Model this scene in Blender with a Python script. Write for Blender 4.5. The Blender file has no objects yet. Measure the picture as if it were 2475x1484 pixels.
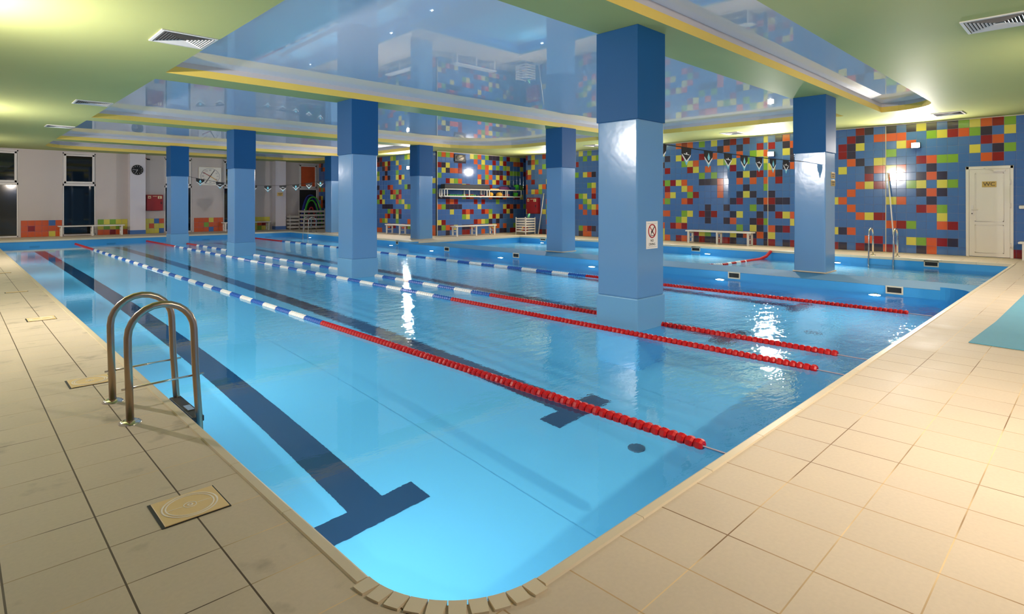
import bpy, bmesh, math, random
from mathutils import Vector, Matrix
random.seed(7)
S = bpy.context.scene
COL = S.collection
PI = math.pi
def lin(r, g, b):
    f = lambda c: (c/255/12.92) if c/255 <= .04045 else ((c/255+.055)/1.055)**2.4
    return (f(r), f(g), f(b), 1)

# ------------------------------------------------------------------ camera, world, exposure, lights
CAM_H = 1.3
cam = bpy.data.cameras.new('camera'); co = bpy.data.objects.new('camera', cam); COL.objects.link(co)
cam.sensor_width = 36; cam.sensor_fit = 'HORIZONTAL'; cam.lens = 36*1395.5/2475
cam.shift_y = -(742-491.5)/2475
co.location = (0, 0, CAM_H); co.rotation_euler = (PI/2, 0, -math.radians(44.25))
cam.clip_start = .02
S.camera = co
W = bpy.data.worlds.new('world'); S.world = W; W.use_nodes = True
W.node_tree.nodes['Background'].inputs[0].default_value = (.02, .025, .03, 1)
S.view_settings.view_transform = 'Standard'; S.view_settings.look = 'None'
S.view_settings.exposure = 0.1; S.view_settings.gamma = 1; S.view_settings.use_curve_mapping = False
cy = S.cycles
cy.max_bounces = 9; cy.diffuse_bounces = 5; cy.glossy_bounces = 5; cy.transmission_bounces = 6; cy.transparent_max_bounces = 8
cy.sample_clamp_indirect = 6; cy.sample_clamp_direct = 0; cy.caustics_refractive = True; cy.caustics_reflective = True
cy.blur_glossy = .5; cy.use_denoising = True; cy.use_adaptive_sampling = True; cy.adaptive_threshold = .02
try: cy.denoiser = 'OPENIMAGEDENOISE'
except Exception: pass

WATER = -.20
def lamp(name, kind, loc, power, color, size=.08, rot=None, caustic=True):
    l = bpy.data.lights.new(name, kind); l.energy = power; l.color = color
    if kind == 'POINT': l.shadow_soft_size = size
    if kind == 'AREA': l.shape = 'DISK'; l.size = size
    if caustic: l.cycles.is_caustics_light = True
    o = bpy.data.objects.new(name, l); COL.objects.link(o); o.location = loc
    if rot: o.rotation_euler = rot
    return o
WARM = (1, .92, .84); WHITE = (1, .95, .92); HOT = (1, .85, .70)
# wall floodlights: (position of lamp mouth, facing, power, colour)
FLOODS = [((17.72, 3.41, 2.80), 'x-', 150, WARM), ((17.72, 7.08, 2.80), 'x-', 150, WARM), ((17.72, 11.5, 2.80), 'x-', 130, WARM), ((17.72, 15.9, 2.80), 'x-', 150, WARM), ((13.67, 20.45, 2.80), 'x-', 150, WHITE),  # the one hidden behind the nearest pillar is added to brighten the far right
          ((-.62, 7.9, 2.75), 'x+', 230, WHITE), ((-.62, 17.0, 2.75), 'x+', 210, WHITE), ((-.62, 25.0, 2.75), 'x+', 90, WHITE),  # the farther two are unseen, added to light the far end
          ((3.4, -.92, 2.75), 'y+', 330, HOT), ((9.6, -.92, 2.75), 'y+', 300, HOT)]  # the last is unseen, added to brighten the end deck
# underwater lamps: (position on the pool wall, facing, power)
POOL_LAMPS = [((11.0, 2.65), 'x-', 26), ((11.0, 5.33), 'x-', 26), ((11.0, 8.52), 'x-', 26), ((11.0, 11.7), 'x-', 26), ((11.0, 14.9), 'x-', 26),
              ((11.4, 17.88), 'x-', 26), ((11.4, 21.4), 'x-', 26), ((11.4, 24.4), 'x-', 26),
              ((16.25, 4.76), 'x-', 20), ((16.25, 8.27), 'x-', 20), ((16.25, 11.8), 'x-', 20), ((16.25, 15.0), 'x-', 20),
              ((1.03, 2.9), 'x+', 46), ((1.03, 6.4), 'x+', 30), ((1.03, 9.9), 'x+', 30), ((1.03, 13.4), 'x+', 30), ((1.03, 16.9), 'x+', 30), ((1.03, 20.4), 'x+', 30), ((1.03, 24.0), 'x+', 30)]  # left wall lamps are out of view, added to brighten the pool floor
ROT = {'x-': (0, PI/2, 0), 'x+': (0, -PI/2, 0), 'y+': (PI/2, 0, 0), 'y-': (-PI/2, 0, 0)}
DIR = {'x-': Vector((-1, 0, 0)), 'x+': Vector((1, 0, 0)), 'y+': Vector((0, 1, 0)), 'y-': Vector((0, -1, 0))}

# ------------------------------------------------------------------ materials
def mat(name, col, rough=.5, spec=.5, metal=0, ior=None, coat=0, emit=None, estr=0, trans=0):
    m = bpy.data.materials.new(name); m.use_nodes = True
    p = m.node_tree.nodes['Principled BSDF']
    p.inputs['Base Color'].default_value = col if len(col) == 4 else (*col, 1)
    p.inputs['Roughness'].default_value = rough; p.inputs['Metallic'].default_value = metal
    p.inputs['Specular IOR Level'].default_value = spec
    if ior: p.inputs['IOR'].default_value = ior
    if coat: p.inputs['Coat Weight'].default_value = coat; p.inputs['Coat Roughness'].default_value = .03
    if trans: p.inputs['Transmission Weight'].default_value = trans
    if emit: p.inputs['Emission Color'].default_value = emit; p.inputs['Emission Strength'].default_value = estr
    return m
def nodes(m): return m.node_tree.nodes, m.node_tree.links, m.node_tree.nodes['Principled BSDF']
def vary(m, amt=.06, scale=3.0, bump=0.0, bscale=40):
    """slight mottling of the base colour and a fine bump"""
    n, l, p = nodes(m)
    tc = n.new('ShaderNodeTexCoord'); no = n.new('ShaderNodeTexNoise'); no.inputs['Scale'].default_value = scale; no.inputs['Detail'].default_value = 4
    l.new(tc.outputs['Object'], no.inputs['Vector'])
    mr = n.new('ShaderNodeMapRange'); mr.inputs[3].default_value = 1-amt; mr.inputs[4].default_value = 1+amt
    l.new(no.outputs['Fac'], mr.inputs[0])
    mx = n.new('ShaderNodeMix'); mx.data_type = 'RGBA'; mx.blend_type = 'MULTIPLY'; mx.inputs[0].default_value = 1
    mx.inputs[6].default_value = p.inputs['Base Color'].default_value
    l.new(mr.outputs[0], mx.inputs[7]); l.new(mx.outputs[2], p.inputs['Base Color'])
    if bump:
        n2 = n.new('ShaderNodeTexNoise'); n2.inputs['Scale'].default_value = bscale; l.new(tc.outputs['Object'], n2.inputs['Vector'])
        b = n.new('ShaderNodeBump'); b.inputs['Strength'].default_value = bump; b.inputs['Distance'].default_value = .01
        l.new(n2.outputs['Fac'], b.inputs['Height']); l.new(b.outputs['Normal'], p.inputs['Normal'])
    return m
M = {}
M['green'] = vary(mat('ceiling_green', lin(182, 187, 122), .6, .12), .04, .8)
M['yellow'] = vary(mat('trim_yellow', lin(232, 200, 92), .45), .03)
M['cove'] = vary(mat('cove_grey', lin(196, 190, 190), .4), .03)
M['film'] = mat('stretch_film', lin(232, 234, 246), .012, .5, ior=1.6)
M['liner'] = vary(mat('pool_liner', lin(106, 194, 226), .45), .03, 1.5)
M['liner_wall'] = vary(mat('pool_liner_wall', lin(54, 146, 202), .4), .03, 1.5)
M['seam'] = mat('liner_weld', lin(94, 184, 220), .45)
M['drain'] = mat('drain_grey', lin(44, 84, 104), .5)
M['line'] = mat('lane_line', lin(6, 56, 88), .5)
M['divider'] = vary(mat('divider_top', lin(74, 130, 166), .7, .2), .05, 2)
M['coping'] = vary(mat('coping_cream', lin(214, 196, 164), .35), .08, 3)
M['up_blue'] = vary(mat('casing_blue', lin(20, 82, 132), .5, .2), .03, 2)
M['pad_blue'] = vary(mat('padding_blue', lin(102, 146, 188), .16, .6), .03, 1.2, .12, 6)
M['band_blue'] = vary(mat('band_blue', lin(110, 162, 200), .3), .04, 2)
M['cream_trim'] = mat('cream_seal', lin(205, 190, 165), .5)
M['white'] = vary(mat('white_plastic', lin(226, 218, 208), .35), .02)
M['wallwhite'] = vary(mat('wall_white', lin(198, 184, 178), .6), .03, 1.2)
M['pilwhite'] = vary(mat('pilaster_white', lin(212, 202, 206), .6), .03, 1.2)
M['frame'] = mat('upvc_white', lin(224, 214, 208), .3)
M['door'] = vary(mat('door_white', lin(226, 216, 204), .35), .02)
M['glassdark'] = mat('night_glass', lin(18, 24, 28), .03, .6)
M['glassbrown'] = mat('night_glass_warm', lin(58, 52, 38), .06, .6)  # brown base colour stands in for a warm reflection
M['black'] = mat('black', lin(10, 10, 12), .6)
M['dark'] = mat('dark_grey', lin(34, 32, 32), .5)
M['steel'] = mat('stainless', lin(178, 158, 138), .3, metal=1)
M['chrome'] = mat('chrome', lin(222, 214, 204), .12, metal=1)
M['redfloat'] = vary(mat('float_red', lin(186, 12, 16), .42, .35), .08, 9)
M['bluefloat'] = mat('float_blue', lin(18, 84, 168), .35)
M['whitefloat'] = mat('float_white', lin(236, 230, 222), .35)
M['cord'] = mat('cord_grey', lin(150, 140, 150), .6)
M['firered'] = mat('cabinet_red', lin(150, 14, 18), .35)
M['labelcream'] = mat('label_cream', lin(226, 208, 160), .5)
M['gold'] = vary(mat('brass_plate', lin(196, 164, 92), .35, metal=.4), .08, 20)
M['flag'] = mat('flag_dark', lin(34, 28, 24), .7)
M['flagw'] = mat('flag_white', lin(232, 230, 226), .7)
M['flagc'] = mat('flag_cyan', lin(124, 200, 214), .7)
M['sign'] = mat('sign_white', lin(238, 228, 214), .4)
M['signred'] = mat('sign_red', lin(172, 26, 28), .5)
M['signblack'] = mat('sign_black', lin(48, 36, 32), .5)
M['mat_blue'] = vary(mat('mat_blue', lin(92, 152, 172), .7), .05, 4, .25, 120)
M['lid'] = vary(mat('lid_cream', lin(228, 194, 136), .4), .06, 6)
M['lidring'] = mat('lid_ring', lin(238, 224, 202), .4)
M['ventwhite'] = mat('vent_white', lin(222, 218, 214), .4)
M['foam_g'] = mat('foam_green', lin(60, 168, 42), .7)
M['foam_y'] = mat('foam_yellow', lin(226, 168, 52), .6)
M['foam_p'] = mat('foam_purple', lin(96, 38, 88), .7)
M['foam_b'] = mat('foam_blue', lin(30, 44, 130), .7)
M['foam_r'] = mat('foam_red', lin(150, 22, 34), .7)
M['curtain'] = vary(mat('curtain_orange', lin(205, 86, 40), .8), .15, 6)
M['emit'] = mat('lamp_glow', lin(255, 244, 226), .5, emit=(1, .93, .8, 1), estr=60)
M['emit_w'] = mat('pool_lamp_glow', lin(255, 255, 255), .5, emit=(.9, .97, 1, 1), estr=14)
M['grout'] = mat('tile_grout', lin(132, 134, 158), .8)
TILE = {}
for k, c in dict(b=(74, 110, 168), r=(138, 32, 30), o=(208, 92, 46), g=(126, 164, 58), y=(212, 198, 82), p=(58, 50, 66)).items():
    TILE[k] = mat('tile_'+dict(b='blue', r='red', o='orange', g='green', y='yellow', p='plum')[k], lin(*c), .09, .55)
def deck_material(name, px, ox, py, oy, xdark, ydark, base):
    """ceramic deck tiles: grid of joints at ox+k*px and oy+k*py in metres, joints part dirt part pale grout"""
    m = mat(name, base, .42, .3); n, l, p = nodes(m)
    tc = n.new('ShaderNodeTexCoord'); sx = n.new('ShaderNodeSeparateXYZ'); l.new(tc.outputs['Object'], sx.inputs[0])
    def mth(op, a, b=None, c=None):
        q = n.new('ShaderNodeMath'); q.operation = op
        for i, v in enumerate((a, b, c)):
            if v is None: continue
            if isinstance(v, (int, float)): q.inputs[i].default_value = v
            else: l.new(v, q.inputs[i])
        return q.outputs[0]
    def joint(coord, off, pitch, w):
        f = mth('FRACT', mth('DIVIDE', mth('SUBTRACT', coord, off-50*pitch), pitch))
        d = mth('MULTIPLY', mth('MINIMUM', f, mth('SUBTRACT', 1, f)), pitch)
        return mth('LESS_THAN', d, w)
    jx = joint(sx.outputs[0], ox, px, .0032); jy = joint(sx.outputs[1], oy, py, .0026)
    no = n.new('ShaderNodeTexNoise'); no.inputs['Scale'].default_value = 1.3; l.new(tc.outputs['Object'], no.inputs['Vector'])
    dirt = n.new('ShaderNodeMapRange'); dirt.inputs[1].default_value = .42; dirt.inputs[2].default_value = .58; l.new(no.outputs['Fac'], dirt.inputs[0])
    def mixc(f, a, b):
        x = n.new('ShaderNodeMix'); x.data_type = 'RGBA'
        if isinstance(f, (int, float)): x.inputs[0].default_value = f
        else: l.new(f, x.inputs[0])
        for i, v in ((6, a), (7, b)):
            if isinstance(v, tuple): x.inputs[i].default_value = v
            else: l.new(v, x.inputs[i])
        return x.outputs[2]
    fx = n.new('ShaderNodeMath'); fx.operation = 'FLOOR'
    cellx = mth('FLOOR', mth('DIVIDE', mth('SUBTRACT', sx.outputs[0], ox), px)); celly = mth('FLOOR', mth('DIVIDE', mth('SUBTRACT', sx.outputs[1], oy), py))
    cv = n.new('ShaderNodeCombineXYZ'); l.new(cellx, cv.inputs[0]); l.new(celly, cv.inputs[1])
    wn = n.new('ShaderNodeTexWhiteNoise'); wn.noise_dimensions = '2D'; l.new(cv.outputs[0], wn.inputs['Vector'])
    n2 = n.new('ShaderNodeTexNoise'); n2.inputs['Scale'].default_value = 2.4; n2.inputs['Detail'].default_value = 7; l.new(tc.outputs['Object'], n2.inputs['Vector'])
    n3 = n.new('ShaderNodeTexNoise'); n3.inputs['Scale'].default_value = 60; n3.inputs['Detail'].default_value = 3; l.new(tc.outputs['Object'], n3.inputs['Vector'])
    v = mth('ADD', mth('MULTIPLY', wn.outputs['Value'], .05), mth('ADD', mth('MULTIPLY', n2.outputs['Fac'], .16), mth('MULTIPLY', n3.outputs['Fac'], .14)))
    v = mth('ADD', v, .82)
    if xdark > 1:                                     # damp, dirty blotches on the walked-on strip
        n4 = n.new('ShaderNodeTexNoise'); n4.inputs['Scale'].default_value = 3.4; n4.inputs['Detail'].default_value = 6; l.new(tc.outputs['Object'], n4.inputs['Vector'])
        st = n.new('ShaderNodeMapRange'); st.inputs[1].default_value = .60; st.inputs[2].default_value = .68; st.inputs[3].default_value = 1; st.inputs[4].default_value = .74; l.new(n4.outputs['Fac'], st.inputs[0])
        v = mth('MULTIPLY', v, st.outputs[0])
    tile = n.new('ShaderNodeMix'); tile.data_type = 'RGBA'; tile.blend_type = 'MULTIPLY'; tile.inputs[0].default_value = 1
    tile.inputs[6].default_value = base; l.new(v, tile.inputs[7])
    dark = lin(84, 66, 48) if xdark > 1 else lin(128, 98, 66); pale = lin(222, 192, 146)
    gx = mixc(dirt.outputs[0], dark, dark if xdark > 1 else lin(188, 156, 116))
    gy = mixc(dirt.outputs[0], dark if ydark else pale, pale)
    c = mixc(jy, tile.outputs[2], gy); c = mixc(jx, c, gx)
    l.new(c, p.inputs['Base Color'])
    h = mth('SUBTRACT', 1, mth('MAXIMUM', jx, jy)); b = n.new('ShaderNodeBump'); b.inputs['Strength'].default_value = .5; b.inputs['Distance'].default_value = .002
    l.new(h, b.inputs['Height']); l.new(b.outputs['Normal'], p.inputs['Normal'])
    rg = mth('MULTIPLY_ADD', n2.outputs['Fac'], .3, .40); l.new(rg, p.inputs['Roughness'])
    return m
BASE = lin(202, 184, 160)
M['deck_l'] = deck_material('deck_tiles', .3035, .128, .296, 2.92, 2, 1, BASE)
M['deck_r'] = deck_material('deck_tiles_end', .305, 1.88, .313, .405, 1, 1, BASE)
def water_material():
    m = mat('water', (.87, .97, .985, 1), 0, .5, ior=1.333, trans=1); n, l, p = nodes(m)
    tc = n.new('ShaderNodeTexCoord')
    mp = n.new('ShaderNodeMapping'); mp.inputs['Rotation'].default_value = (0, 0, .6); mp.inputs['Scale'].default_value = (1.0, 1.9, 1); l.new(tc.outputs['Object'], mp.inputs[0])
    a = n.new('ShaderNodeTexNoise'); a.inputs['Scale'].default_value = 3.6; a.inputs['Detail'].default_value = 4; a.inputs['Roughness'].default_value = .6; l.new(mp.outputs[0], a.inputs['Vector'])
    g = n.new('ShaderNodeTexNoise'); g.inputs['Scale'].default_value = .16; g.inputs['Detail'].default_value = 1; l.new(tc.outputs['Object'], g.inputs['Vector'])
    sx = n.new('ShaderNodeSeparateXYZ'); l.new(tc.outputs['Object'], sx.inputs[0])
    ad = n.new('ShaderNodeMath'); ad.operation = 'MULTIPLY_ADD'; ad.inputs[1].default_value = 6; l.new(g.outputs['Fac'], ad.inputs[0]); l.new(sx.outputs[0], ad.inputs[2])
    mr = n.new('ShaderNodeMapRange'); mr.inputs[1].default_value = 5.4; mr.inputs[2].default_value = 9; mr.inputs[3].default_value = .045; mr.inputs[4].default_value = 1; l.new(ad.outputs[0], mr.inputs[0])
    mu = n.new('ShaderNodeMath'); mu.operation = 'MULTIPLY'; l.new(a.outputs['Fac'], mu.inputs[0]); l.new(mr.outputs[0], mu.inputs[1])
    b = n.new('ShaderNodeBump'); b.inputs['Strength'].default_value = .5; b.inputs['Distance'].default_value = .026
    l.new(mu.outputs[0], b.inputs['Height']); l.new(b.outputs['Normal'], p.inputs['Normal'])
    return m
M['water'] = water_material()

# ------------------------------------------------------------------ mesh builder
class MB:
    def __init__(s): s.v = []; s.f = []; s.m = []; s.sm = []; s.mats = []
    def mi(s, m):
        if m not in s.mats: s.mats.append(m)
        return s.mats.index(m)
    def face(s, pts, m=None, smooth=False):
        i = len(s.v); s.v += [tuple(p) for p in pts]; s.f.append(list(range(i, i+len(pts)))); s.m.append(m); s.sm.append(smooth)
    def faces(s, vs, fs, m=None, smooth=False):
        i = len(s.v); s.v += [tuple(p) for p in vs]
        for f in fs: s.f.append([i+k for k in f]); s.m.append(m); s.sm.append(smooth)
    def box(s, x0, y0, z0, x1, y1, z1, m=None, mtx=None):
        if x0 > x1: x0, x1 = x1, x0
        if y0 > y1: y0, y1 = y1, y0
        if z0 > z1: z0, z1 = z1, z0
        vs = [Vector((x, y, z)) for z in (z0, z1) for y in (y0, y1) for x in (x0, x1)]
        if mtx: vs = [mtx @ v for v in vs]
        s.faces(vs, [(0, 2, 3, 1), (4, 5, 7, 6), (0, 1, 5, 4), (2, 6, 7, 3), (0, 4, 6, 2), (1, 3, 7, 5)], m)
        return s
    def tube(s, pts, r, n=10, m=None, caps=True, closed=False):
        pts = [Vector(p) for p in pts]; N = len(pts); rings = []
        rr = r if isinstance(r, (list, tuple)) else [r]*N
        t0 = (pts[1]-pts[0]).normalized(); up = Vector((0, 0, 1)) if abs(t0.z) < .9 else Vector((1, 0, 0))
        nx = t0.cross(up).normalized(); vs = []
        for i, p in enumerate(pts):
            t = (pts[min(i+1, N-1)]-pts[max(i-1, 0)])
            if closed: t = pts[(i+1) % N]-pts[i-1]
            t.normalize(); nx = (nx-t*nx.dot(t)).normalized(); ny = t.cross(nx)
            for k in range(n):
                a = 2*PI*k/n; vs.append(p+(nx*math.cos(a)+ny*math.sin(a))*rr[i])
        fs = []
        for i in range(N if closed else N-1):
            j = (i+1) % N
            for k in range(n): k2 = (k+1) % n; fs.append((i*n+k, i*n+k2, j*n+k2, j*n+k))
        s.faces(vs, fs, m, True)
        if caps and not closed:
            s.face([vs[k] for k in reversed(range(n))], m); s.face([vs[(N-1)*n+k] for k in range(n)], m)
        return s
    def cyl(s, p0, p1, r, n=16, m=None, r1=None): return s.tube([p0, p1], [r, r if r1 is None else r1], n, m)
    def lathe(s, prof, n=24, m=None, mtx=None):
        vs = []; 
        for r, z in prof:
            for k in range(n): a = 2*PI*k/n; v = Vector((r*math.cos(a), r*math.sin(a), z)); vs.append(mtx @ v if mtx else v)
        fs = []
        for i in range(len(prof)-1):
            for k in range(n): k2 = (k+1) % n; fs.append((i*n+k, i*n+k2, (i+1)*n+k2, (i+1)*n+k))
        s.faces(vs, fs, m, True); return s
    def prism(s, poly, z0, z1, m=None, mtx=None):
        n = len(poly); a = [Vector((x, y, z0)) for x, y in poly]; b = [Vector((x, y, z1)) for x, y in poly]
        if mtx: a = [mtx @ v for v in a]; b = [mtx @ v for v in b]
        s.faces(a+b, [tuple(reversed(range(n))), tuple(range(n, 2*n))]+[(i, (i+1) % n, n+(i+1) % n, n+i) for i in range(n)], m); return s
    def build(s, name, m=None, parent=None, loc=(0, 0, 0), bevel=0, seg=2):
        me = bpy.data.meshes.new(name); me.from_pydata(s.v, [], s.f)
        default = m if m else M['white']
        lst = []
        for q in s.m:
            q = q or default
            if q not in lst: lst.append(q)
        for q in lst: me.materials.append(q)
        for p, q, sm in zip(me.polygons, s.m, s.sm): p.material_index = lst.index(q or default); p.use_smooth = sm
        bm = bmesh.new(); bm.from_mesh(me); bmesh.ops.remove_doubles(bm, verts=bm.verts, dist=1e-5)
        if bevel:
            es = [e for e in bm.edges if len(e.link_faces) == 2 and e.calc_face_angle(0) > .7]
            bmesh.ops.bevel(bm, geom=es, offset=bevel, segments=seg, affect='EDGES', profile=.5, clamp_overlap=True)
        bm.to_mesh(me); bm.free(); me.update()
        o = bpy.data.objects.new(name, me); COL.objects.link(o); o.location = loc
        if parent: o.parent = parent
        return o
def empty(name, loc=(0, 0, 0), rz=0):
    o = bpy.data.objects.new(name, None); COL.objects.link(o); o.location = loc; o.rotation_euler = (0, 0, rz); o.empty_display_size = .1
    return o
def tag(o, label, cat, group=None, kind=None):
    o['label'] = label; o['category'] = cat
    if group: o['group'] = group
    if kind: o['kind'] = kind
    return o
def kids(o): return [c for c in bpy.data.objects if c.parent == o]
def copy_tree(o, parent=None):
    c = o.copy(); COL.objects.link(c)
    if parent: c.parent = parent
    for k in kids(o): copy_tree(k, c)
    return c
def text_mesh(txt, size, mtx, m, name, parent, depth=.001, align='CENTER'):
    cu = bpy.data.curves.new('t', 'FONT'); cu.body = txt; cu.size = size; cu.align_x = align; cu.align_y = 'CENTER'; cu.extrude = depth
    o = bpy.data.objects.new('t', cu); me = bpy.data.meshes.new_from_object(o); bpy.data.objects.remove(o)
    me.transform(mtx); me.name = name; me.materials.clear(); me.materials.append(m)
    ob = bpy.data.objects.new(name, me); COL.objects.link(ob)
    if parent: ob.parent = parent
    return ob
def frame_mtx(origin, facing):
    """local x to the viewer's right along the wall, local y up, local z out of the wall"""
    out = DIR[facing]; up = Vector((0, 0, 1)); rt = up.cross(out)
    return Matrix((( rt.x, up.x, out.x, origin[0]), (rt.y, up.y, out.y, origin[1]), (rt.z, up.z, out.z, origin[2]), (0, 0, 0, 1)))
def arc(cx, cy, r, a0, a1, n=12): return [(cx+r*math.cos(math.radians(a0+(a1-a0)*i/n)), cy+r*math.sin(math.radians(a0+(a1-a0)*i/n))) for i in range(n+1)]

# ------------------------------------------------------------------ room shell
CEIL = 3.39; FARY = 28.9; XL = -.9; YN = -1.2; XR = 18.0; A1X = 13.95; B1Y = 18.6
X0, Y0, YF, XD0, XD1, XK, YK, XM = 1.03, 1.36, 26.47, 11.0, 12.1, 16.25, 16.25, 11.4
R1 = .42
main_pool = arc(X0+R1, Y0+R1, R1, 180, 270, 10)+arc(XD0-R1, Y0+R1, R1, 270, 360, 10)+[(XD0, YK), (XM, YK), (XM, YF), (X0, YF)]
kid_pool = [(XD1, Y0), (XK, Y0), (XK, YK), (XD1, YK)]
def struct(o, label, cat): return tag(o, label, cat, None, 'structure')
def holed(outer, holes, z, name, mats_fn, flip=False):
    bm = bmesh.new(); edges = []
    for lp in [outer]+holes:
        vs = [bm.verts.new((x, y, z)) for x, y in lp]
        edges += [bm.edges.new((vs[i], vs[(i+1) % len(vs)])) for i in range(len(vs))]
    bmesh.ops.triangle_fill(bm, edges=edges, use_beauty=True, use_dissolve=False, normal=(0, 0, -1 if flip else 1))
    bmesh.ops.recalc_face_normals(bm, faces=bm.faces)
    for f in bm.faces:
        if (f.normal.z > 0) == flip: f.normal_flip()
    return bm
# deck floor (one mesh, left strip and end strip have their own joint grid)

def deck():
    b = MB(); L = M['deck_l']; R = M['deck_r']
    def q(x0, y0, x1, y1, m): b.face([(x0, y0, 0), (x1, y0, 0), (x1, y1, 0), (x0, y1, 0)], m)
    q(XL, YN, X0, FARY+.6, L)
    q(X0, YN, 19.3, Y0, R)
    q(XK, Y0, 19.3, B1Y+.4, R)
    q(XM, YK, XK, B1Y+.4, R)
    q(XM, B1Y+.4, A1X+.4, FARY+.6, R)
    q(X0, YF, XM, FARY+.6, R)
    c = arc(X0+R1, Y0+R1, R1, 180, 270, 10)        # rounded near corner fillet
    for i in range(10): b.face([(c[i][0], c[i][1], 0), (X0, Y0, 0), (c[i+1][0], c[i+1][1], 0)][::1], L if i < 5 else R)
    # underside edge skirts are hidden by the basin walls
    return b.build('floor')
floor = struct(deck(), 'beige square ceramic tile deck around both pools', 'floor')
def basin(poly, zb, name, label, lines=None):
    b = MB(); n = len(poly)
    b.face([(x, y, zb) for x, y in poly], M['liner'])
    for i in range(n):
        (x0, y0), (x1, y1) = poly[i], poly[(i+1) % n]
        if x0 == x1 and x0 in (XD0, XD1): continue     # the divider wall stands there
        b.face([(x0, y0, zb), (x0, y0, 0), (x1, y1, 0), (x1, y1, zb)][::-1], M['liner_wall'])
    o = struct(b.build(name), label, 'pool'); o.cycles.is_caustics_receiver = True
    return o
ZB = -1.7
pool = basin(main_pool, ZB, 'pool_basin', 'blue lined basin of the long lane pool')
kid = basin(kid_pool, -.95, 'pool_basin', 'blue lined basin of the smaller shallow pool beyond the divider wall')
def line_part(x, wy, T=True, end=True):
    b = MB(); z = ZB+.004; h = .14
    b.face([(x-h, 3.75, z), (x+h, 3.75, z), (x+h, 25.0, z), (x-h, 25.0, z)])
    b.face([(x-.40, 3.5, z), (x+.40, 3.5, z), (x+.40, 3.75, z), (x-.40, 3.75, z)])
    b.face([(x-.40, 25.0, z), (x+.40, 25.0, z), (x+.40, 25.25, z), (x-.40, 25.25, z)])
    b.face([(x-h, YF-.004, -1.4), (x+h, YF-.004, -1.4), (x+h, YF-.004, -.3), (x-h, YF-.004, -.3)])
    o = b.build('lane_marking', M['line'], pool); o.cycles.is_caustics_receiver = True
for x in (2.16, 4.42, 7.75, 10.35): line_part(x, 0)
for x, y in ((4.22, 2.80), (8.72, 2.88)):
    b = MB(); b.lathe([(0, .012), (.062, .012), (.075, .004), (.075, 0)], 20, None, Matrix.Translation((x, y, ZB)))
    o = b.build('main_drain', M['drain'], pool); o.cycles.is_caustics_receiver = True
for x in (3.1, 5.3, 7.4, 9.5):                      # welded seams of the liner
    b = MB(); b.face([(x-.003, 1.5, ZB+.002), (x+.003, 1.5, ZB+.002), (x+.003, 26.4, ZB+.002), (x-.003, 26.4, ZB+.002)])
    b.build('liner_seam', M['seam'], pool)
# divider wall between the pools
b = MB(); n = 10
b.box(XD0, Y0+R1, -1.75, XD1, YK, -.052, M['liner_wall'])
b.face([(XD0, Y0+R1, -.05), (XD1, Y0+R1, -.05), (XD1, YK, -.05), (XD0, YK, -.05)], M['divider'])
c_ = arc(XD0-R1, Y0+R1, R1, 270, 360, 10)
b.face([(x, y, -.05) for x, y in c_[::-1]]+[(c_[0][0], Y0, -.05), (XD1, Y0, -.05), (XD1, Y0+R1, -.05)][::-1][::-1], M['divider'])
b.face([(XD1, Y0, -1.0), (XD1, Y0+R1, -1.0), (XD1, Y0+R1, -.05), (XD1, Y0, -.05)], M['liner_wall'])
div = struct(b.build('divider_wall'), 'low blue wall with flat top dividing lane pool from shallow pool', 'pool wall')
div.cycles.is_caustics_receiver = True
# coping
def coping():
    b = MB(); w = .045; h = .008
    def run(x0, y0, x1, y1, inx, iny, seg=.61):
        d = Vector((x1-x0, y1-y0, 0)); L = d.length; d.normalize(); k = max(1, round(L/seg)); s = L/k
        for i in range(k):
            p = Vector((x0, y0, 0))+d*(i*s+.0015); q = Vector((x0, y0, 0))+d*((i+1)*s-.0015)
            o = Vector((inx, iny, 0))
            prof = [(-.012, -.055), (-.012, .004), (-.004, h), (w-.012, h), (w-.008, .0)]
            vs = [p-o*a+Vector((0, 0, z)) for a, z in prof]+[q-o*a+Vector((0, 0, z)) for a, z in prof]
            m = len(prof)
            b.faces(vs, [(j, j+1, m+j+1, m+j) for j in range(m-1)]+[tuple(range(m)), tuple(reversed(range(m, 2*m)))])
    run(X0, FARY-2.43, X0, Y0+R1, 1, 0); run(X0+R1, Y0, XD0, Y0, 0, 1); run(XD0, Y0, XK, Y0, 0, 1)
    run(XK, Y0, XK, YK, -1, 0); run(XK, YK, XM, YK, 0, -1); run(XM, YK, XM, YF, -1, 0); run(XM, YF, X0, YF, 0, -1)
    def fan(cx, cy, a0, a1, k):
        for i in range(k):
            t0 = a0+(a1-a0)*(i+.022)/k; t1 = a0+(a1-a0)*(i+.978)/k
            ro = R1+w+.01; ri = R1-.012
            A = arc(cx, cy, ri, t0, t1, 3); B = arc(cx, cy, ro, t0+1.0, t1-1.0, 3)
            vs = [(x, y, h) for x, y in A]+[(x, y, h) for x, y in B]+[(x, y, -.05) for x, y in A]+[(x, y, 0) for x, y in B]
            for j in range(3):
                b.faces([vs[j], vs[j+1], vs[4+j+1], vs[4+j]], [(0, 1, 2, 3)]); b.faces([vs[8+j], vs[8+j+1], vs[j+1], vs[j]], [(0, 1, 2, 3)])
                b.faces([vs[4+j], vs[5+j], vs[13+j], vs[12+j]], [(0, 1, 2, 3)])
            b.faces([vs[0], vs[4], vs[12], vs[8]], [(0, 1, 2, 3)]); b.faces([vs[3], vs[7], vs[15], vs[11]], [(3, 2, 1, 0)])
    fan(X0+R1, Y0+R1, 180, 270, 10)
    o = b.build('trim_1', M['coping'], bevel=0); return struct(o, 'cream ceramic nosing along the pool edges', 'pool edge')
coping()
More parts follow.
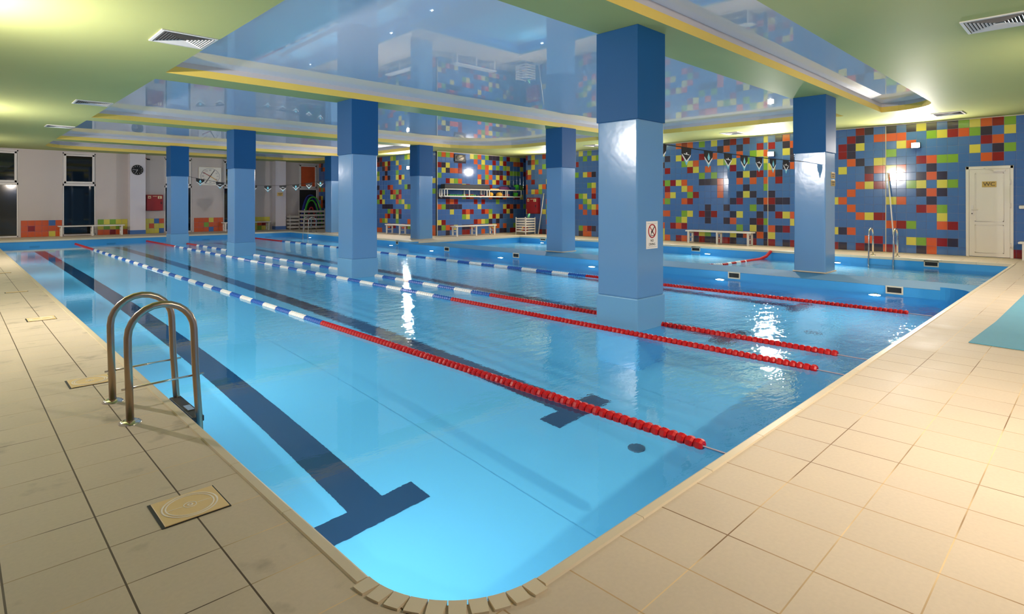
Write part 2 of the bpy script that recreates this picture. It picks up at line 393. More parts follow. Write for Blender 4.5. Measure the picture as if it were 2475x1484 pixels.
# water
def water(poly, name, label):
    b = MB(); b.face([(x, y, WATER) for x, y in poly], M['water'], True); o = b.build(name)
    o.cycles.is_caustics_caster = True
    return tag(o, label, 'water', None, 'stuff')
water(main_pool, 'pool_water', 'clear blue water of the long pool with the lane ropes')
water(kid_pool, 'pool_water', 'still pale water of the smaller pool beyond the divider wall')

# tiled walls ---------------------------------------------------------
def tiled_wall(name, label, p0, du, ncol, pitch, facing, grid, widths=None, top=CEIL):
    """p0: start point at floor level, du: direction of columns; grid[row][col] letters, rows from the top"""
    b = MB(); out = DIR[facing]; du = Vector(du); rh = .2115; g = .0022; e = .004
    P = lambda u, z, o: Vector(p0)+du*u+Vector((0, 0, z))+out*o
    total = sum(widths) if widths else ncol*pitch
    def f(pts, m):
        nrm = (pts[1]-pts[0]).cross(pts[2]-pts[0])
        b.face(pts if nrm.dot(out) > -1e-9 else pts[::-1], m)
    f([P(0, -.05, 0), P(total, -.05, 0), P(total, top+.3, 0), P(0, top+.3, 0)], M['grout'])
    u = 0
    for c in range(ncol):
        w = widths[c] if widths else pitch
        for r in range(16):
            z1 = top-.01-r*rh; z0 = max(z1-rh, .0)
            if z0 >= z1: continue
            k = grid(r, c); t = TILE[k]
            a, d2 = u+g, u+w-g; lo, hi = z0+g, z1-g
            s = .003
            q = [P(a+s, lo+s, e), P(d2-s, lo+s, e), P(d2-s, hi-s, e), P(a+s, hi-s, e)]; q0 = [P(a, lo, 0), P(d2, lo, 0), P(d2, hi, 0), P(a, hi, 0)]
            f(q, t)
            for i in range(4): j = (i+1) % 4; b.face([q0[i], q0[j], q[j], q[i]], t)
        u += w
    o = b.build(name); return struct(o, label, 'wall')
def rnd(r, c, key=0):
    x = random.Random(r*131+c*17+key*977).random()
    return 'b' if x < .62 else 'roygpo'[int((x-.62)/.38*6) % 6]
def table(txt):
    """rows of 'col:letters' runs: row index -> {col: letter}"""
    d = {}
    for r, line in enumerate(txt.strip().split('\n')):
        for tok in line.split():
            if ':' not in tok: continue
            c, s = tok.split(':'); c = int(c)
            for i, ch in enumerate(s): d[(r, c+i)] = ch
    return d
# right wall: columns from Y=17.715 (col 0) towards the camera
RW = {}
def put(rows, c0):
    for r, s in enumerate(rows):
        for i, ch in enumerate(s):
            if ch != '?': RW[(r, c0+i)] = ch
# far part f1..f6 -> cols 1..6 ; Y = 17.5-...
put(["bybbrb", "pogbby", "bybbgr", "ybbobb", "obbbbb", "brbbby", "bbbyop", "byogbb", "bbbbbb", "bbbbbo", "bbbbbg", "bbbbyb", "bbbbbg", "bbbbbo", "bbbbbb", "bbbrpo"], 1)
# e0..e3 -> Y 14.66..13.8
put(["ybgb", "bgby", "bbbb", "bbbb", "byop", "bbbb", "bbgy", "bbbo", "gybr", "bgyb", "obgy", "bobo", "bbbb", "bbbb", "gorp", "poob"], 14)
# c0..c15 -> Y 10.785..7.35
put(["bborobgbybprbrbb", "bbbpbbbbbpobpbbr", "pbyrbbroobbbobgy", "bbbgyobbbygybgbb", "rbbb"+"rybo"+"bbbr"+"bbbb", "bbbbbbgbgbbbpypr",
     "gryobbpppobbobob", "rbbyobbbbobbbpbb", "oybbgrbbbobbpypb", "gbborbbbbbbprbbp", "bbbbbbbpbbpbbbgb", "obbgybrprbbpybbp", "bbgybbbpbbpobbpr", "brorbbbbbbbbgbyp", "bbbbbrygbbbypopo", "obrobprpprrpbbrb"], 32)
NARROW = 48
put(["y", "b", "o", "y", "g", "b", "o", "g", "b", "o", "p", "b", "g", "b", "p", "p"], 48)
put(["bpob", "rbpo", "bbyp", "bbbp", "ybpo", "opbb", "brbb", "bbbb", "pbbb", "rppb", "pbbb", "bryo", "bbby", "oprb", "ybbb", "rbpr"], 49)
# hidden 53..56 random; d0 -> 57 ... d5 -> 62, d6 narrow 63, d7.. 64
put(["bbbrpbb", "bbrpboo", "brpybbb", "brpbbbb", "bbopbyy", "bybbpoo", "bbbbrbb", "bbboyrr", "bbobbbb", "yobbbbb", "bbobbbb", "bbboyrr", "bbbbbbb", "ypobbbb", "bbbborb", "rpbrppo"], 57)
put(["pbpypbpgyorgb", "oobbgyrogpbyb", "byobbbbbbrobb", "gbbbbbbbybpgb", "bbbroggbborbb", "yobbpbbbbbbbb", "obbpopbbbbbbb", "bbgybygbbbbbb", "bbbpopbbbbbbb", "yobbpbbbbbbbb", "bbbrogbbbbbbb", "bbbbbybbbbbbb", "orgbborbbbbbb", "bbbbbbbbbbbbb", "bbygorpbbbbbb", "rbbpobbbbbbrr"], 64)
widths = []; y = 17.6
wid = lambda c: {0: .10, 48: .137, 63: .069}.get(c, None)
# column edges measured along the wall
edges_ = [17.6, 17.5]
for c in range(1, 7): edges_.append(edges_[-1]-.2145)
while len(edges_) < 15: edges_.append(edges_[-1]-(edges_[7]-14.66)/7 if len(edges_) < 14 else 14.66)
edges_ = edges_[:14]+[14.66]
for c in range(14, 18): edges_.append(edges_[-1]-.2147)
k0 = len(edges_)-1
for c in range(18, 32): edges_.append(edges_[k0]-(edges_[k0]-10.785)*(c-17)/14)
for c in range(32, 48): edges_.append(10.785-(10.785-7.35)*(c-31)/16)
edges_.append(7.213)
for c in range(49, 53): edges_.append(edges_[-1]-.2155)
e53 = edges_[-1]
for c in range(53, 57): edges_.append(e53-(e53-5.472)*(c-52)/4)
for c in range(57, 63): edges_.append(5.472-(5.472-4.166)*(c-56)/6)
edges_.append(4.097); edges_.append(3.856)
for c in range(65, 90): edges_.append(edges_[-1]-.2183)
widths = [edges_[i]-edges_[i+1] for i in range(len(edges_)-1)]
wall_r = tiled_wall('wall_right', 'long glossy blue tile wall with scattered coloured tiles, WC door in it', (XR, 17.6, 0), (0, -1, 0), len(widths), .2145, 'x-',
                    lambda r, c: RW.get((r, c)) or rnd(r, c, 1), widths)
B1 = ["gogobbbbygobgpppgbryyybp", "bbbbpppbbobybbrbyrbboorb", "rpybbrbbbbogoybgbgybbbyb", "bypoorbbbbbbobpppbrgggbr", "gbbbbbbbbbobgobyrybbbbbb", "bbryoobbbbypobyrbrybbbbb",
      "bbbbbbyrbbbbbrbbbbbbbbgp", "bbbbbbbbbbbbbbbbbbbbbbbb", "ppp"+"bbb"+"gro"+"bbbb"+"opr"+"pob"+"brr"+"yb", "bbrorbbbbrbrbbbgbbbbbbbb", "ogppppbbbbybbbbbbyropobg"[:24], "bbbybbrorbbrogbbbrypbbbb",
      "bbbbbbgybbbbbyrypbbobbbb", "yrbbbbbbbroygpbpbbbbbbbb", "pgorybpprbbbboyobobbgbbb", "bbpbbbrrbbbobboBppbrrrbb".lower()]
B1[5] = "bbrygobbbbypobyrbrybbbbb"
tiled_wall('wall_back', 'short glossy blue mosaic tile wall behind the white equipment shelf', (A1X, B1Y, 0), (1, 0, 0), 24, .2125, 'y-', lambda r, c: B1[r][c] if c < len(B1[r]) else 'b')
A1 = ["prbbbygbbbgygb", "rpryrbbybbbbbb", "bbpopbbbobbbbb", "gbbpbbbgbbbbbb", "ybpopbbyrybbbb", "bbbbbbbbybbbbb", "pbbbrobbbbgppp", "brgbbrogrbbbpb", "rybbbygrobbbbr", "grybbbbogybbbb",
      "bbppppbbbbygob", "bbbbgorgrbbbbb", "bbborbpypbbbbb", "bogybbbgbbboro", "bbbboprbborgyb", "oobbbbbbbbbbbb"]
def a1(r, c):
    c -= 26
    return A1[r][c] if 0 <= c < 14 else rnd(r, c, 5)
na = 46
tiled_wall('wall_side', 'glossy blue mosaic tile wall with the bright floodlight beyond the second pillar', (A1X, 23.134+26*.2215, 0), (0, -1, 0), na, .2215, 'x-', a1)
def plain(name, label, pts, m):
    b = MB(); b.face(pts, m); return struct(b.build(name), label, 'wall')
plain('wall_near', 'blue tiled end wall behind the camera', [(XL, YN, -.05), (XR+1, YN, -.05), (XR+1, YN, CEIL+.3), (XL, YN, CEIL+.3)][::-1], vary(mat('plain_blue_tile', lin(70, 112, 170), .15), .05))
plain('wall_left', 'white painted side wall beside the left deck', [(XL, YN, -.05), (XL, FARY+.3, -.05), (XL, FARY+.3, CEIL+.3), (XL, YN, CEIL+.3)][::-1], M['wallwhite'])
b = MB(); b.face([(XR+1, B1Y, -.05), (XR+1, 17.5, -.05), (XR+1, 17.5, CEIL), (XR+1, B1Y, CEIL)], TILE['b'])
b.face([(XR, 17.6, -.05), (XR+1, 17.6, -.05), (XR+1, 17.6, CEIL), (XR, 17.6, CEIL)], TILE['b'])
struct(b.build('wall_niche'), 'blue tiled return beside the corner behind the shelf wall', 'wall')
# vertical tile edge trims
for i, (x, y, lab) in enumerate(((XR-.008, 7.213, 'pale vertical tile edge strip under the floodlight on the right wall'), (XR-.008, 4.097, 'pale vertical tile edge strip behind the shallow pool ladder'),
                            (A1X-.006, B1Y-.006, 'pale vertical tile edge strip at the outer corner beside the shelf wall'))):
    b = MB(); b.box(x-.006, y-.009, 0, x+.012, y+.009, CEIL); struct(b.build('trim_%d' % (i+2), M['cream_trim']), lab, 'trim')
b = MB(); b.box(XR-.014, YN, CEIL-.022, XR+.01, 17.6, CEIL-.002); struct(b.build('trim_5', M['cream_trim']), 'pale edge strip along the top of the right tile wall', 'trim')
b = MB(); b.box(A1X, B1Y-.014, CEIL-.022, 19, B1Y+.01, CEIL-.002); struct(b.build('trim_6', M['cream_trim']), 'pale edge strip along the top of the shelf wall', 'trim')

# far wall with window openings
WINS = [(.55, 1.88), (3.22, 4.30), (6.78, 7.88), (9.22, 10.32), (12.86, 13.86)]
def far_wall():
    b = MB(); y = FARY; xs = [XL]+[v for w in WINS for v in w]+[A1X+.5]
    for i in range(0, len(xs), 2): b.box(xs[i], y, -.05, xs[i+1], y+.25, CEIL+.3)
    for w in WINS: b.box(w[0], y, -.05, w[1], y+.25, .02); b.box(w[0], y, 3.33, w[1], y+.25, CEIL+.3)
    return struct(b.build('wall_far', M['wallwhite']), 'off-white far wall with tall night windows', 'wall')
far_wall()
WL = ['tall window at the far left edge with a warm reflection in its glass', 'tall dark window behind the first far bench, between orange and green wall tiles', 'tall dark window half hidden behind the fourth pillar, left of the pace clock', 'tall dark window behind the third pillar, right of the pace clock', 'tall window with an orange blind above the slatted crate in the far corner']
for i, (x0, x1) in enumerate(WINS):
    w = empty('window_%d' % (i+1), ((x0+x1)/2, FARY, 0)); struct(w, WL[i], 'window')
    cx = (x0+x1)/2; L, R_ = x0-cx, x1-cx
    b = MB(); f = .045
    for (a, c, z0, z1) in ((L, L+f, .02, 3.33), (R_-f, R_, .02, 3.33), (L, R_, .02, .06), (L, R_, 3.28, 3.33), (L, R_, 2.0, 2.09)): b.box(a, .02, z0, c, .10, z1)
    b.build('frame', M['frame'], w, bevel=.004)
    b = MB()
    for (a, c, z0, z1) in ((L+f, L+f+.07, 2.1, 3.27), (R_-f-.07, R_-f, 2.1, 3.27), (L+f, R_-f, 2.1, 2.18), (L+f, R_-f, 3.2, 3.27)): b.box(a, -.01, z0, c, .05, z1)
    b.build('sash', M['frame'], w, bevel=.006)
    b = MB(); b.box(L+.1, .055, 2.17, R_-.1, .065, 3.22); b.build('upper_pane', M['curtain'] if i == 4 else M['glassdark'], w)
    b = MB(); b.box(L+.04, .055, .06, R_-.04, .065, 2.0); b.build('lower_pane', M['glassbrown'] if i == 0 else (M['black'] if i == 4 else M['glassdark']), w)
# engaged pilasters on the far wall
for x0, x1, lab in ((5.42, 5.98, 'white wall pilaster with blue foot carrying the round black clock'), (11.5, 12.02, 'white wall pilaster with blue foot and small brass plate beside the far corner')):
    b = MB(); b.box(x0, FARY-.4, 0, x1, FARY+.02, CEIL, M['pilwhite']); b.box(x0-.006, FARY-.406, 0, x1+.006, FARY+.01, .17, TILE['b'])
    struct(b.build('pillar'), lab, 'pillar')
# low tile patches on the far wall
def patch(x0, x1, rows, lab, i):
    b = MB(); n = len(rows[0]); w = (x1-x0)/n; h = .64/len(rows)
    b.box(x0, FARY-.008, 0, x1, FARY+.01, .64, M['grout'])
    for r, s in enumerate(rows):
        for c, ch in enumerate(s):
            b.box(x0+c*w+.003, FARY-.012, .64-(r+1)*h+.003, x0+(c+1)*w-.003, FARY, .64-r*h-.003, TILE[ch])
    struct(b.build('baseboard_%d' % i), lab, 'wall tiles')
patch(1.95, 3.2, ["ooooboo"[:6], "orooob"[:6].replace('b', 'o'), "ooooyo"], 'orange low wall tiles left of the first far bench', 1)
patch(4.36, 5.40, ["gygyy", "ygygy", "ooroo"], 'green over orange low wall tiles behind the first far bench', 2)
patch(6.0, 6.76, ["yybo", "yoyy", "yyyb"], 'lime low wall tiles under the left fire cabinet', 3)
patch(7.96, 9.2, ["oooyoo", "oogooo", "ooobor"[:6].replace('r', 'o')], 'orange low wall tiles under the square pace clock', 4)
patch(10.36, 11.38, ["yyyyy", "oyory", "yygyg"], 'lime low wall tiles behind the second far bench', 5)

# ceiling with recesses --------------------------------------------------
def rec_poly(x0, y0, x1, y1, r=(0, 0, 0, 0)):
    """corners: near-left, near-right, far-right, far-left"""
    p = []
    for (cx, cy, sx, sy, a0, rr) in ((x0, y0, 1, 1, 180, r[0]), (x1, y0, -1, 1, 270, r[1]), (x1, y1, -1, -1, 0, r[2]), (x0, y1, 1, -1, 90, r[3])):
        p += arc(cx+sx*rr, cy+sy*rr, rr, a0, a0+90, 10) if rr else [(cx, cy)]
    return p
RECS = [rec_poly(2.47, 2.5, 15.35, 3.58, (0, .9, 0, 0)), rec_poly(2.47, 4.36, 15.35, 10.46), rec_poly(2.47, 11.12, 15.35, 17.2, (0, 0, 2.2, 0)),
        rec_poly(2.47, 17.9, 12.95, 23.75, (0, 0, .3, 0)), rec_poly(2.47, 24.45, 12.95, 27.7, (0, 0, 1.4, 1.2))]
bm = holed([(XL, YN), (19.2, YN), (19.2, B1Y+.4), (A1X+.4, B1Y+.4), (A1X+.4, FARY+.3), (XL, FARY+.3)], RECS, CEIL, 'ceiling', None, True)
me = bpy.data.meshes.new('ceiling'); bm.to_mesh(me); bm.free(); me.materials.append(M['green'])
o = bpy.data.objects.new('ceiling', me); COL.objects.link(o); struct(o, 'green painted lowered ceiling and beams around the shiny recesses', 'ceiling')
RL = ['nearest narrow', 'second and largest', 'third', 'fourth', 'farthest']
for i, p in enumerate(RECS):
    b = MB(); n = len(p); z1 = CEIL+.12; z2 = CEIL+.205
    for j in range(n):
        a, c = p[j], p[(j+1) % n]
        b.face([(a[0], a[1], CEIL), (c[0], c[1], CEIL), (c[0], c[1], z1), (a[0], a[1], z1)], M['yellow'])
        b.face([(a[0], a[1], z1), (c[0], c[1], z1), (c[0], c[1], z2), (a[0], a[1], z2)], M['cove'])
    struct(b.build('trim_%d' % (i+7)), 'yellow and grey upstand around the %s ceiling recess' % RL[i], 'ceiling trim')
    b = MB(); b.face([(x, y, z2) for x, y in p][::-1], M['film'])
    struct(b.build('ceiling_panel'), 'shiny pale blue stretch ceiling in the %s recess' % RL[i], 'ceiling')

# ------------------------------------------------------------------ pillars
PL = {0: 'nearest blue padded pillar, with the no diving notice', 1: 'second blue padded pillar of the row standing in the lanes', 2: 'third blue padded pillar of the row standing in the lanes', 3: 'fourth blue padded pillar of the row, left of the pace clock',
      4: 'blue padded pillar on the divider wall nearest the WC door', 5: 'blue padded pillar on the divider wall right behind the nearest pillar', 6: 'blue padded pillar on the deck corner beside the shelf wall', 7: 'farthest blue padded pillar, mostly hidden behind the second lane pillar'}
def pillar(i, x, y, zbase):
    t = empty('pillar', (x+.3, y+.3, zbase)); struct(t, PL[i], 'pillar')
    def bx(h, z0, z1, name, m, bv=.006, h2=None):
        b = MB(); b.box(-h, -h, z0-zbase, h, h, z1-zbase); return b.build(name, m, t, bevel=bv)
    bx(.300, 2.29, CEIL, 'upper_casing', M['up_blue'], .004)
    bx(.288, .175 if zbase < -.1 else zbase, 2.30, 'padding', M['pad_blue'], .02)
    if zbase < -.1: o = bx(.300, -.21, .18, 'base_band', M['band_blue'], .012)
    if zbase < -.1:
        o = bx(.299, ZB, -.212, 'footing', M['liner'], .004); o.cycles.is_caustics_receiver = True
    else:
        b = MB()
        for a in range(4):
            mt = Matrix.Rotation(a*PI/2, 4, 'Z'); b.box(-.305, -.305, 0, .305, -.285, .022, None, mt)
        b.build('base_seal', M['cream_trim'], t, bevel=.006)
    return t
for i, y in enumerate((3.79, 10.46, 17.1, 23.6)): pillar(i, 5.735, y, -1.7)
for i, (y, z) in enumerate(((3.72, -.045), (10.36, -.045), (17.05, 0), (23.7, 0))): pillar(4+i, 12.0, y, z)

# ------------------------------------------------------------------ door
d = empty('door_1', (XR, 1.945, 0)); struct(d, 'white panelled WC door in the right tile wall', 'door')
b = MB()
for (y0, y1, z0, z1) in ((.445, .385, 0, 2.2), (-.445, -.385, 0, 2.2), (-.445, .445, 2.13, 2.2)): b.box(-.035, y0, z0, .02, y1, z1)
b.build('frame', M['door'], d, bevel=.006)
b = MB(); b.box(-.028, -.382, .01, .015, .382, 2.128)
b.build('leaf', M['door'], d, bevel=.004)
for z0, z1 in ((.1, .78), (.86, 2.03)):
    b = MB()
    for (y0, y1, a, c) in ((.27, .25, z0, z1), (-.27, -.25, z0, z1), (-.27, .27, z0, z0+.02), (-.27, .27, z1-.02, z1)): b.box(-.036, y0, a, -.026, y1, c)
    b.build('panel_moulding', M['door'], d, bevel=.003)
b = MB(); b.box(-.042, .30, 1.0, -.026, .345, 1.25); b.cyl((-.05, .325, 1.15), (-.09, .325, 1.15), .011, 10); b.tube([(-.085, .325, 1.15), (-.085, .28, 1.15), (-.082, .20, 1.148)], .010, 10)
h = b.build('handle', M['frame'], d)
b = MB(); b.cyl((-.042, .325, 1.05), (-.048, .325, 1.05), .013, 12); b.build('keyhole', M['dark'], h)
for z in (.3, 1.25, 1.8):
    b = MB(); b.cyl((-.045, -.39, z-.06), (-.045, -.39, z+.06), .012, 10); b.build('hinge', M['frame'], d)
b = MB(); b.box(-.08, -.30, 2.06, -.03, -.08, 2.1); b.tube([(-.07, -.1, 2.08), (-.12, .02, 2.12), (-.05, .1, 2.15)], .006, 6); b.build('door_closer', M['frame'], d)
sg = empty('wc_sign', (XR-.028, 1.945, 1.76)); tag(sg, 'small brass plate lettered WC on the white door', 'sign')
b = MB(); b.box(-.008, -.135, -.07, -.001, .135, .07); b.build('plate', M['gold'], sg, bevel=.002)
text_mesh('WC', .13, frame_mtx((-.009, 0, 0), 'x-'), M['signblack'], 'lettering', sg)

# ------------------------------------------------------------------ floodlights
FLL = ['glowing floodlight high on the right wall nearest the WC door', 'glowing floodlight high on the right wall above the white bench', 'floodlight high on the right wall hidden behind the nearest pillar', 'floodlight high on the right wall hidden behind the middle divider pillar', 'glaring floodlight high on the far side wall beyond the second pillar',
       'floodlight high on the left wall beside the pool ladder', 'floodlight high on the left wall halfway down the pool', 'floodlight high on the left wall near the far windows', 'floodlight high on the end wall behind the near lane ends', 'floodlight high on the end wall opposite the divider wall']
def floodlight(i, p, facing, power, color):
    out = DIR[facing]; wall = Vector(p)-out*.28
    t = empty('floodlight', wall); tag(t, FLL[i], 'wall lamp', 'wall floodlights around the pool hall')
    mt = frame_mtx((0, 0, 0), facing)
    b = MB(); b.box(-.035, -.05, 0, .035, .05, .012, None, mt); b.box(-.012, -.04, .012, .012, -.01, .1, None, mt); b.build('bracket', M['dark'], t)
    b = MB(); b.box(-.10, -.075, .05, .10, .075, .13, None, mt); b.build('housing', M['dark'], t, bevel=.012)
    b = MB(); b.box(-.088, -.062, .131, .088, .062, .139, None, mt); b.build('lens', M['emit'], t)
    l = lamp('floodlight_lamp', 'AREA', wall+out*.15, power, color, .15)
    l.rotation_euler = (Vector((.62, .42, -.72)) if facing == 'y+' else out+Vector((0, 0, -.05))).to_track_quat('-Z', 'Y').to_euler()
for i, fl_ in enumerate(FLOODS): floodlight(i, *fl_)
def pool_lamp(i, p, facing, power):
    t = empty('pool_lamp', (p[0], p[1], WATER-.09)); mt = frame_mtx((0, 0, 0), facing)
    side = 'left pool wall' if facing == 'x+' else ('shallow pool far wall' if p[0] > 16 else ('divider wall' if p[0] < 11.2 else 'lane pool side beyond the divider'))
    names = ['nearest', 'second nearest', 'third', 'fourth', 'fifth', 'sixth', 'farthest']
    same = [q for q in POOL_LAMPS if q[0][0] == p[0]]; k = same.index((p, facing, power)); nm = 'farthest' if k == len(same)-1 else names[k]
    tag(t, 'round white underwater lamp, %s one along the %s' % (nm, side), 'underwater lamp', 'underwater lamps')
    b = MB(); b.lathe([(.075, .0), (.10, .0), (.105, .012), (.09, .022), (.075, .02)], 20, None, mt); b.build('rim', M['chrome'], t)
    b = MB(); b.lathe([(0, .018), (.04, .017), (.076, .012)], 20, None, mt); b.build('lens', M['emit_w'], t)
    l = lamp('pool_lamp_light', 'AREA', Vector((p[0], p[1], WATER-.12))+DIR[facing]*.06, power, (.82, .94, 1), .16, None, False)
    l.rotation_euler = (DIR[facing]+Vector((0, 0, -.35))).to_track_quat('-Z', 'Y').to_euler()
for i, a in enumerate(POOL_LAMPS): pool_lamp(i, *a)

# ------------------------------------------------------------------ lane ropes
def float_mesh():
    b = MB(); n = 6; prof = [(.012, -.0302), (.033, -.0302), (.042, -.015), (.042, .008), (.031, .026), (.012, .0302)]
    for j in range(len(prof)-1):
        for k in range(8):
            a0, a1 = 2*PI*k/8, 2*PI*(k+1)/8
            P = lambda r, a, y: (r*math.cos(a), y, r*math.sin(a))
            b.face([P(prof[j][0], a0, prof[j][1]), P(prof[j][0], a1, prof[j][1]), P(prof[j+1][0], a1, prof[j+1][1]), P(prof[j+1][0], a0, prof[j+1][1])])
    return b
FM = {}
def fmesh(key):
    if key not in FM: o = float_mesh().build('float', M[key]); FM[key] = o.data; bpy.data.objects.remove(o)
    return FM[key]
def section(key, y0, y1, name, parent, stuff=False):
    b = MB(); k = max(1, round((y1-y0)/.06)); s = (y1-y0)/k; src = float_mesh()
    for i in range(k):
        yy = y0+(i+.5)*s
        b.faces([(x, y+yy, z) for x, y, z in src.v], src.f)
    o = b.build(name, M[key], parent)
    if stuff: o['kind'] = 'stuff'
    return o
def lane_rope(x, y_start, y_red, y_far_red, label):
    z = WATER+.006
    t = empty('lane_rope', (x, Y0, z)); tag(t, label, 'lane rope', 'floating lane ropes of the long pool')
    b = MB(); b.cyl((0, 0, .0), (0, YF-Y0, 0), .006, 6)
    b.build('cable', M['cord'], t)
    y = y_start-Y0+.03; k = 0
    while y < y_red-Y0 and k < 60:
        o = bpy.data.objects.new('float', fmesh('redfloat')); COL.objects.link(o); o.parent = t; o.location = (0, y, 0); o.rotation_euler = (0, random.uniform(-.3, .3), 0)
        y += .0605; k += 1
    if y < y_red-Y0: section('redfloat', y-.03, y_red-Y0, 'red_floats', t, True)
    y = y_red-Y0; c = 0
    while y < y_far_red-Y0:
        L = min(.46, y_far_red-Y0-y)
        section('bluefloat' if c % 2 == 0 else 'whitefloat', y, y+L, 'float_section', t); y += L; c += 1
    section('redfloat', y, YF-Y0-.08, 'red_floats', t, True)
lane_rope(3.32, 1.72, 6.79, 22.6, 'first lane rope from the left edge, red then blue and white floats')
lane_rope(5.58, 1.80, 7.07, 22.4, 'lane rope running just in front of the row of blue pillars')
lane_rope(6.28, 1.84, 6.95, 22.4, 'lane rope running just behind the row of blue pillars')
lane_rope(9.32, 1.86, 7.4, 22.4, 'lane rope nearest the divider wall')
# short red rope in the shallow pool
t = empty('lane_rope', (16.2, 6.42, WATER)); tag(t, 'short red and white float rope tied to the edge of the shallow pool', 'lane rope')
pts = [(16.22, 6.42, -.02), (15.9, 6.42, -.14), (15.5, 6.42, WATER+.01), (14.6, 6.43, WATER+.01), (13.4, 6.45, WATER+.01), (12.6, 6.9, WATER+.01)]
b = MB(); b.tube([Vector(p)-Vector((16.2, 6.42, WATER)) for p in pts], .006, 6); b.build('cable', M['cord'], t)
def along(pts, s):
    for i in range(len(pts)-1):
        a, c = Vector(pts[i]), Vector(pts[i+1]); L = (c-a).length
        if s <= L: return a+(c-a)*s/L, (c-a).normalized()
        s -= L
    return Vector(pts[-1]), (Vector(pts[-1])-Vector(pts[-2])).normalized()
s = .04
while s < 3.6:
    p, dd = along(pts, s); key = 'redfloat' if s < 1.6 or int(s/.24) % 2 else 'whitefloat'
    o = bpy.data.objects.new('float', fmesh(key)); COL.objects.link(o); o.parent = t; o.location = p-Vector((16.2, 6.42, WATER)); o.rotation_euler = dd.to_track_quat('Y', 'Z').to_euler(); s += .062

# ------------------------------------------------------------------ ladders
def ladder(loc, rz, label, gap=.51, m='steel', r=.021, rods=True):
    """local: rails stand at y=0 and y=gap; deck feet at x=0, pool legs towards +x"""
    t = empty('pool_ladder', loc, rz); tag(t, label, 'pool ladder', 'steel pool ladders')
    for k, y in enumerate((0, gap)):
        A = [(0, y, 0), (-.012, y, .42)]
        for i in range(0, 13):
            a = PI-PI*i/12; A.append((.165+.178*math.cos(a), y, .505+.178*math.sin(a)))
        A += [(.352, y, .25), (.372, y, -.05), (.385, y, -.35), (.39, y, -1.35)]
        b = MB(); b.tube(A, r, 14); ra = b.build('rail', M[m], t)
        b = MB(); b.lathe([(.0, .012), (r+.004, .022), (.05, .012), (.062, .002), (.062, 0)], 24, None, Matrix.Translation((0, y, 0))); b.build('flange', M['chrome'], ra)
        if rods:
            b = MB(); b.cyl((-.045, y, .203), (.40, y, .213), .0065, 8); b.build('cross_rod', M['chrome'], ra)
    for z in (-.30, -.57, -.84, -1.11):
        b = MB(); b.box(.335, .02, z, .425, gap-.02, z+.03); b.box(.38, -.022, z-.015, .41, .02, z+.05, M['dark']); b.box(.38, gap-.02, z-.015, .41, gap+.022, z+.05, M['dark']); b.build('step', M['chrome'] if z < -.31 else M['dark'], t, bevel=.004)
    if m == 'steel': b = MB(); b.box(.33, -.01, -.09, .40, gap+.01, -.055, M['dark']); b.box(.345, .14, -.056, .39, .26, -.05, M['chrome']); b.build('top_bracket', M['dark'], t, bevel=.004)
    return t
ladder((.767, 4.03, 0), 0, 'steel pool ladder on the left deck nearest the camera')
ladder((16.60, 4.06, 0), PI, 'slim chrome ladder of the shallow pool near the leaning white pole', .52, 'chrome', .02, False)
ladder((11.78, 25.2, 0), PI, 'pale steel ladder at the far corner of the long pool', .5, 'chrome', .02, True)

# ------------------------------------------------------------------ skimmer covers on the left deck
SK = ['nearest', 'second', 'third', 'fourth', 'farthest']
for i, (x, y) in enumerate(((.74, 2.742), (.735, 5.175), (.74, 8.345), (.705, 11.12), (.70, 14.31))):
    t = empty('skimmer_cover', (x, y, 0)); tag(t, '%s cream square skimmer cover in the left deck%s' % (SK[i], ', beside the ladder' if i == 1 else ''), 'drain cover', 'skimmer covers in the left deck')
    hx, hy = (.122, .118) if i < 3 else (.122, .04)
    b = MB(); b.box(-hx-.012, -hy-.006, .0005, hx+.006, hy+.006, .0025); b.build('recess', M['black'], t)
    b = MB(); b.box(-hx, -hy, .002, hx, hy, .006); b.build('plate', M['lid'], t, bevel=.0015)
    if i < 3:
        b = MB()
        for r0, r1, h in ((.088, .094, .0075), (.101, .108, .0075), (.022, .026, .0075), (.005, .012, .008)): b.lathe([(r0, .006), (r0, h), (r1, h), (r1, .006)], 40)
        b.box(-.085, -.0015, .006, -.03, .0015, .0072); b.box(.03, -.0015, .006, .085, .0015, .0072)
        b.build('lid_ring', M['lidring'], t)
# blue mat
b = MB(); pts = [(6.80, .885), (8.2, .83), (10.8, .80), (15.5, .78), (15.5, -.35), (6.72, -.35)]
b.prism(pts, .001, .012); tag(b.build('floor_mat', M['mat_blue'], bevel=.004), 'long blue non-slip mat on the beige deck at the right', 'mat')

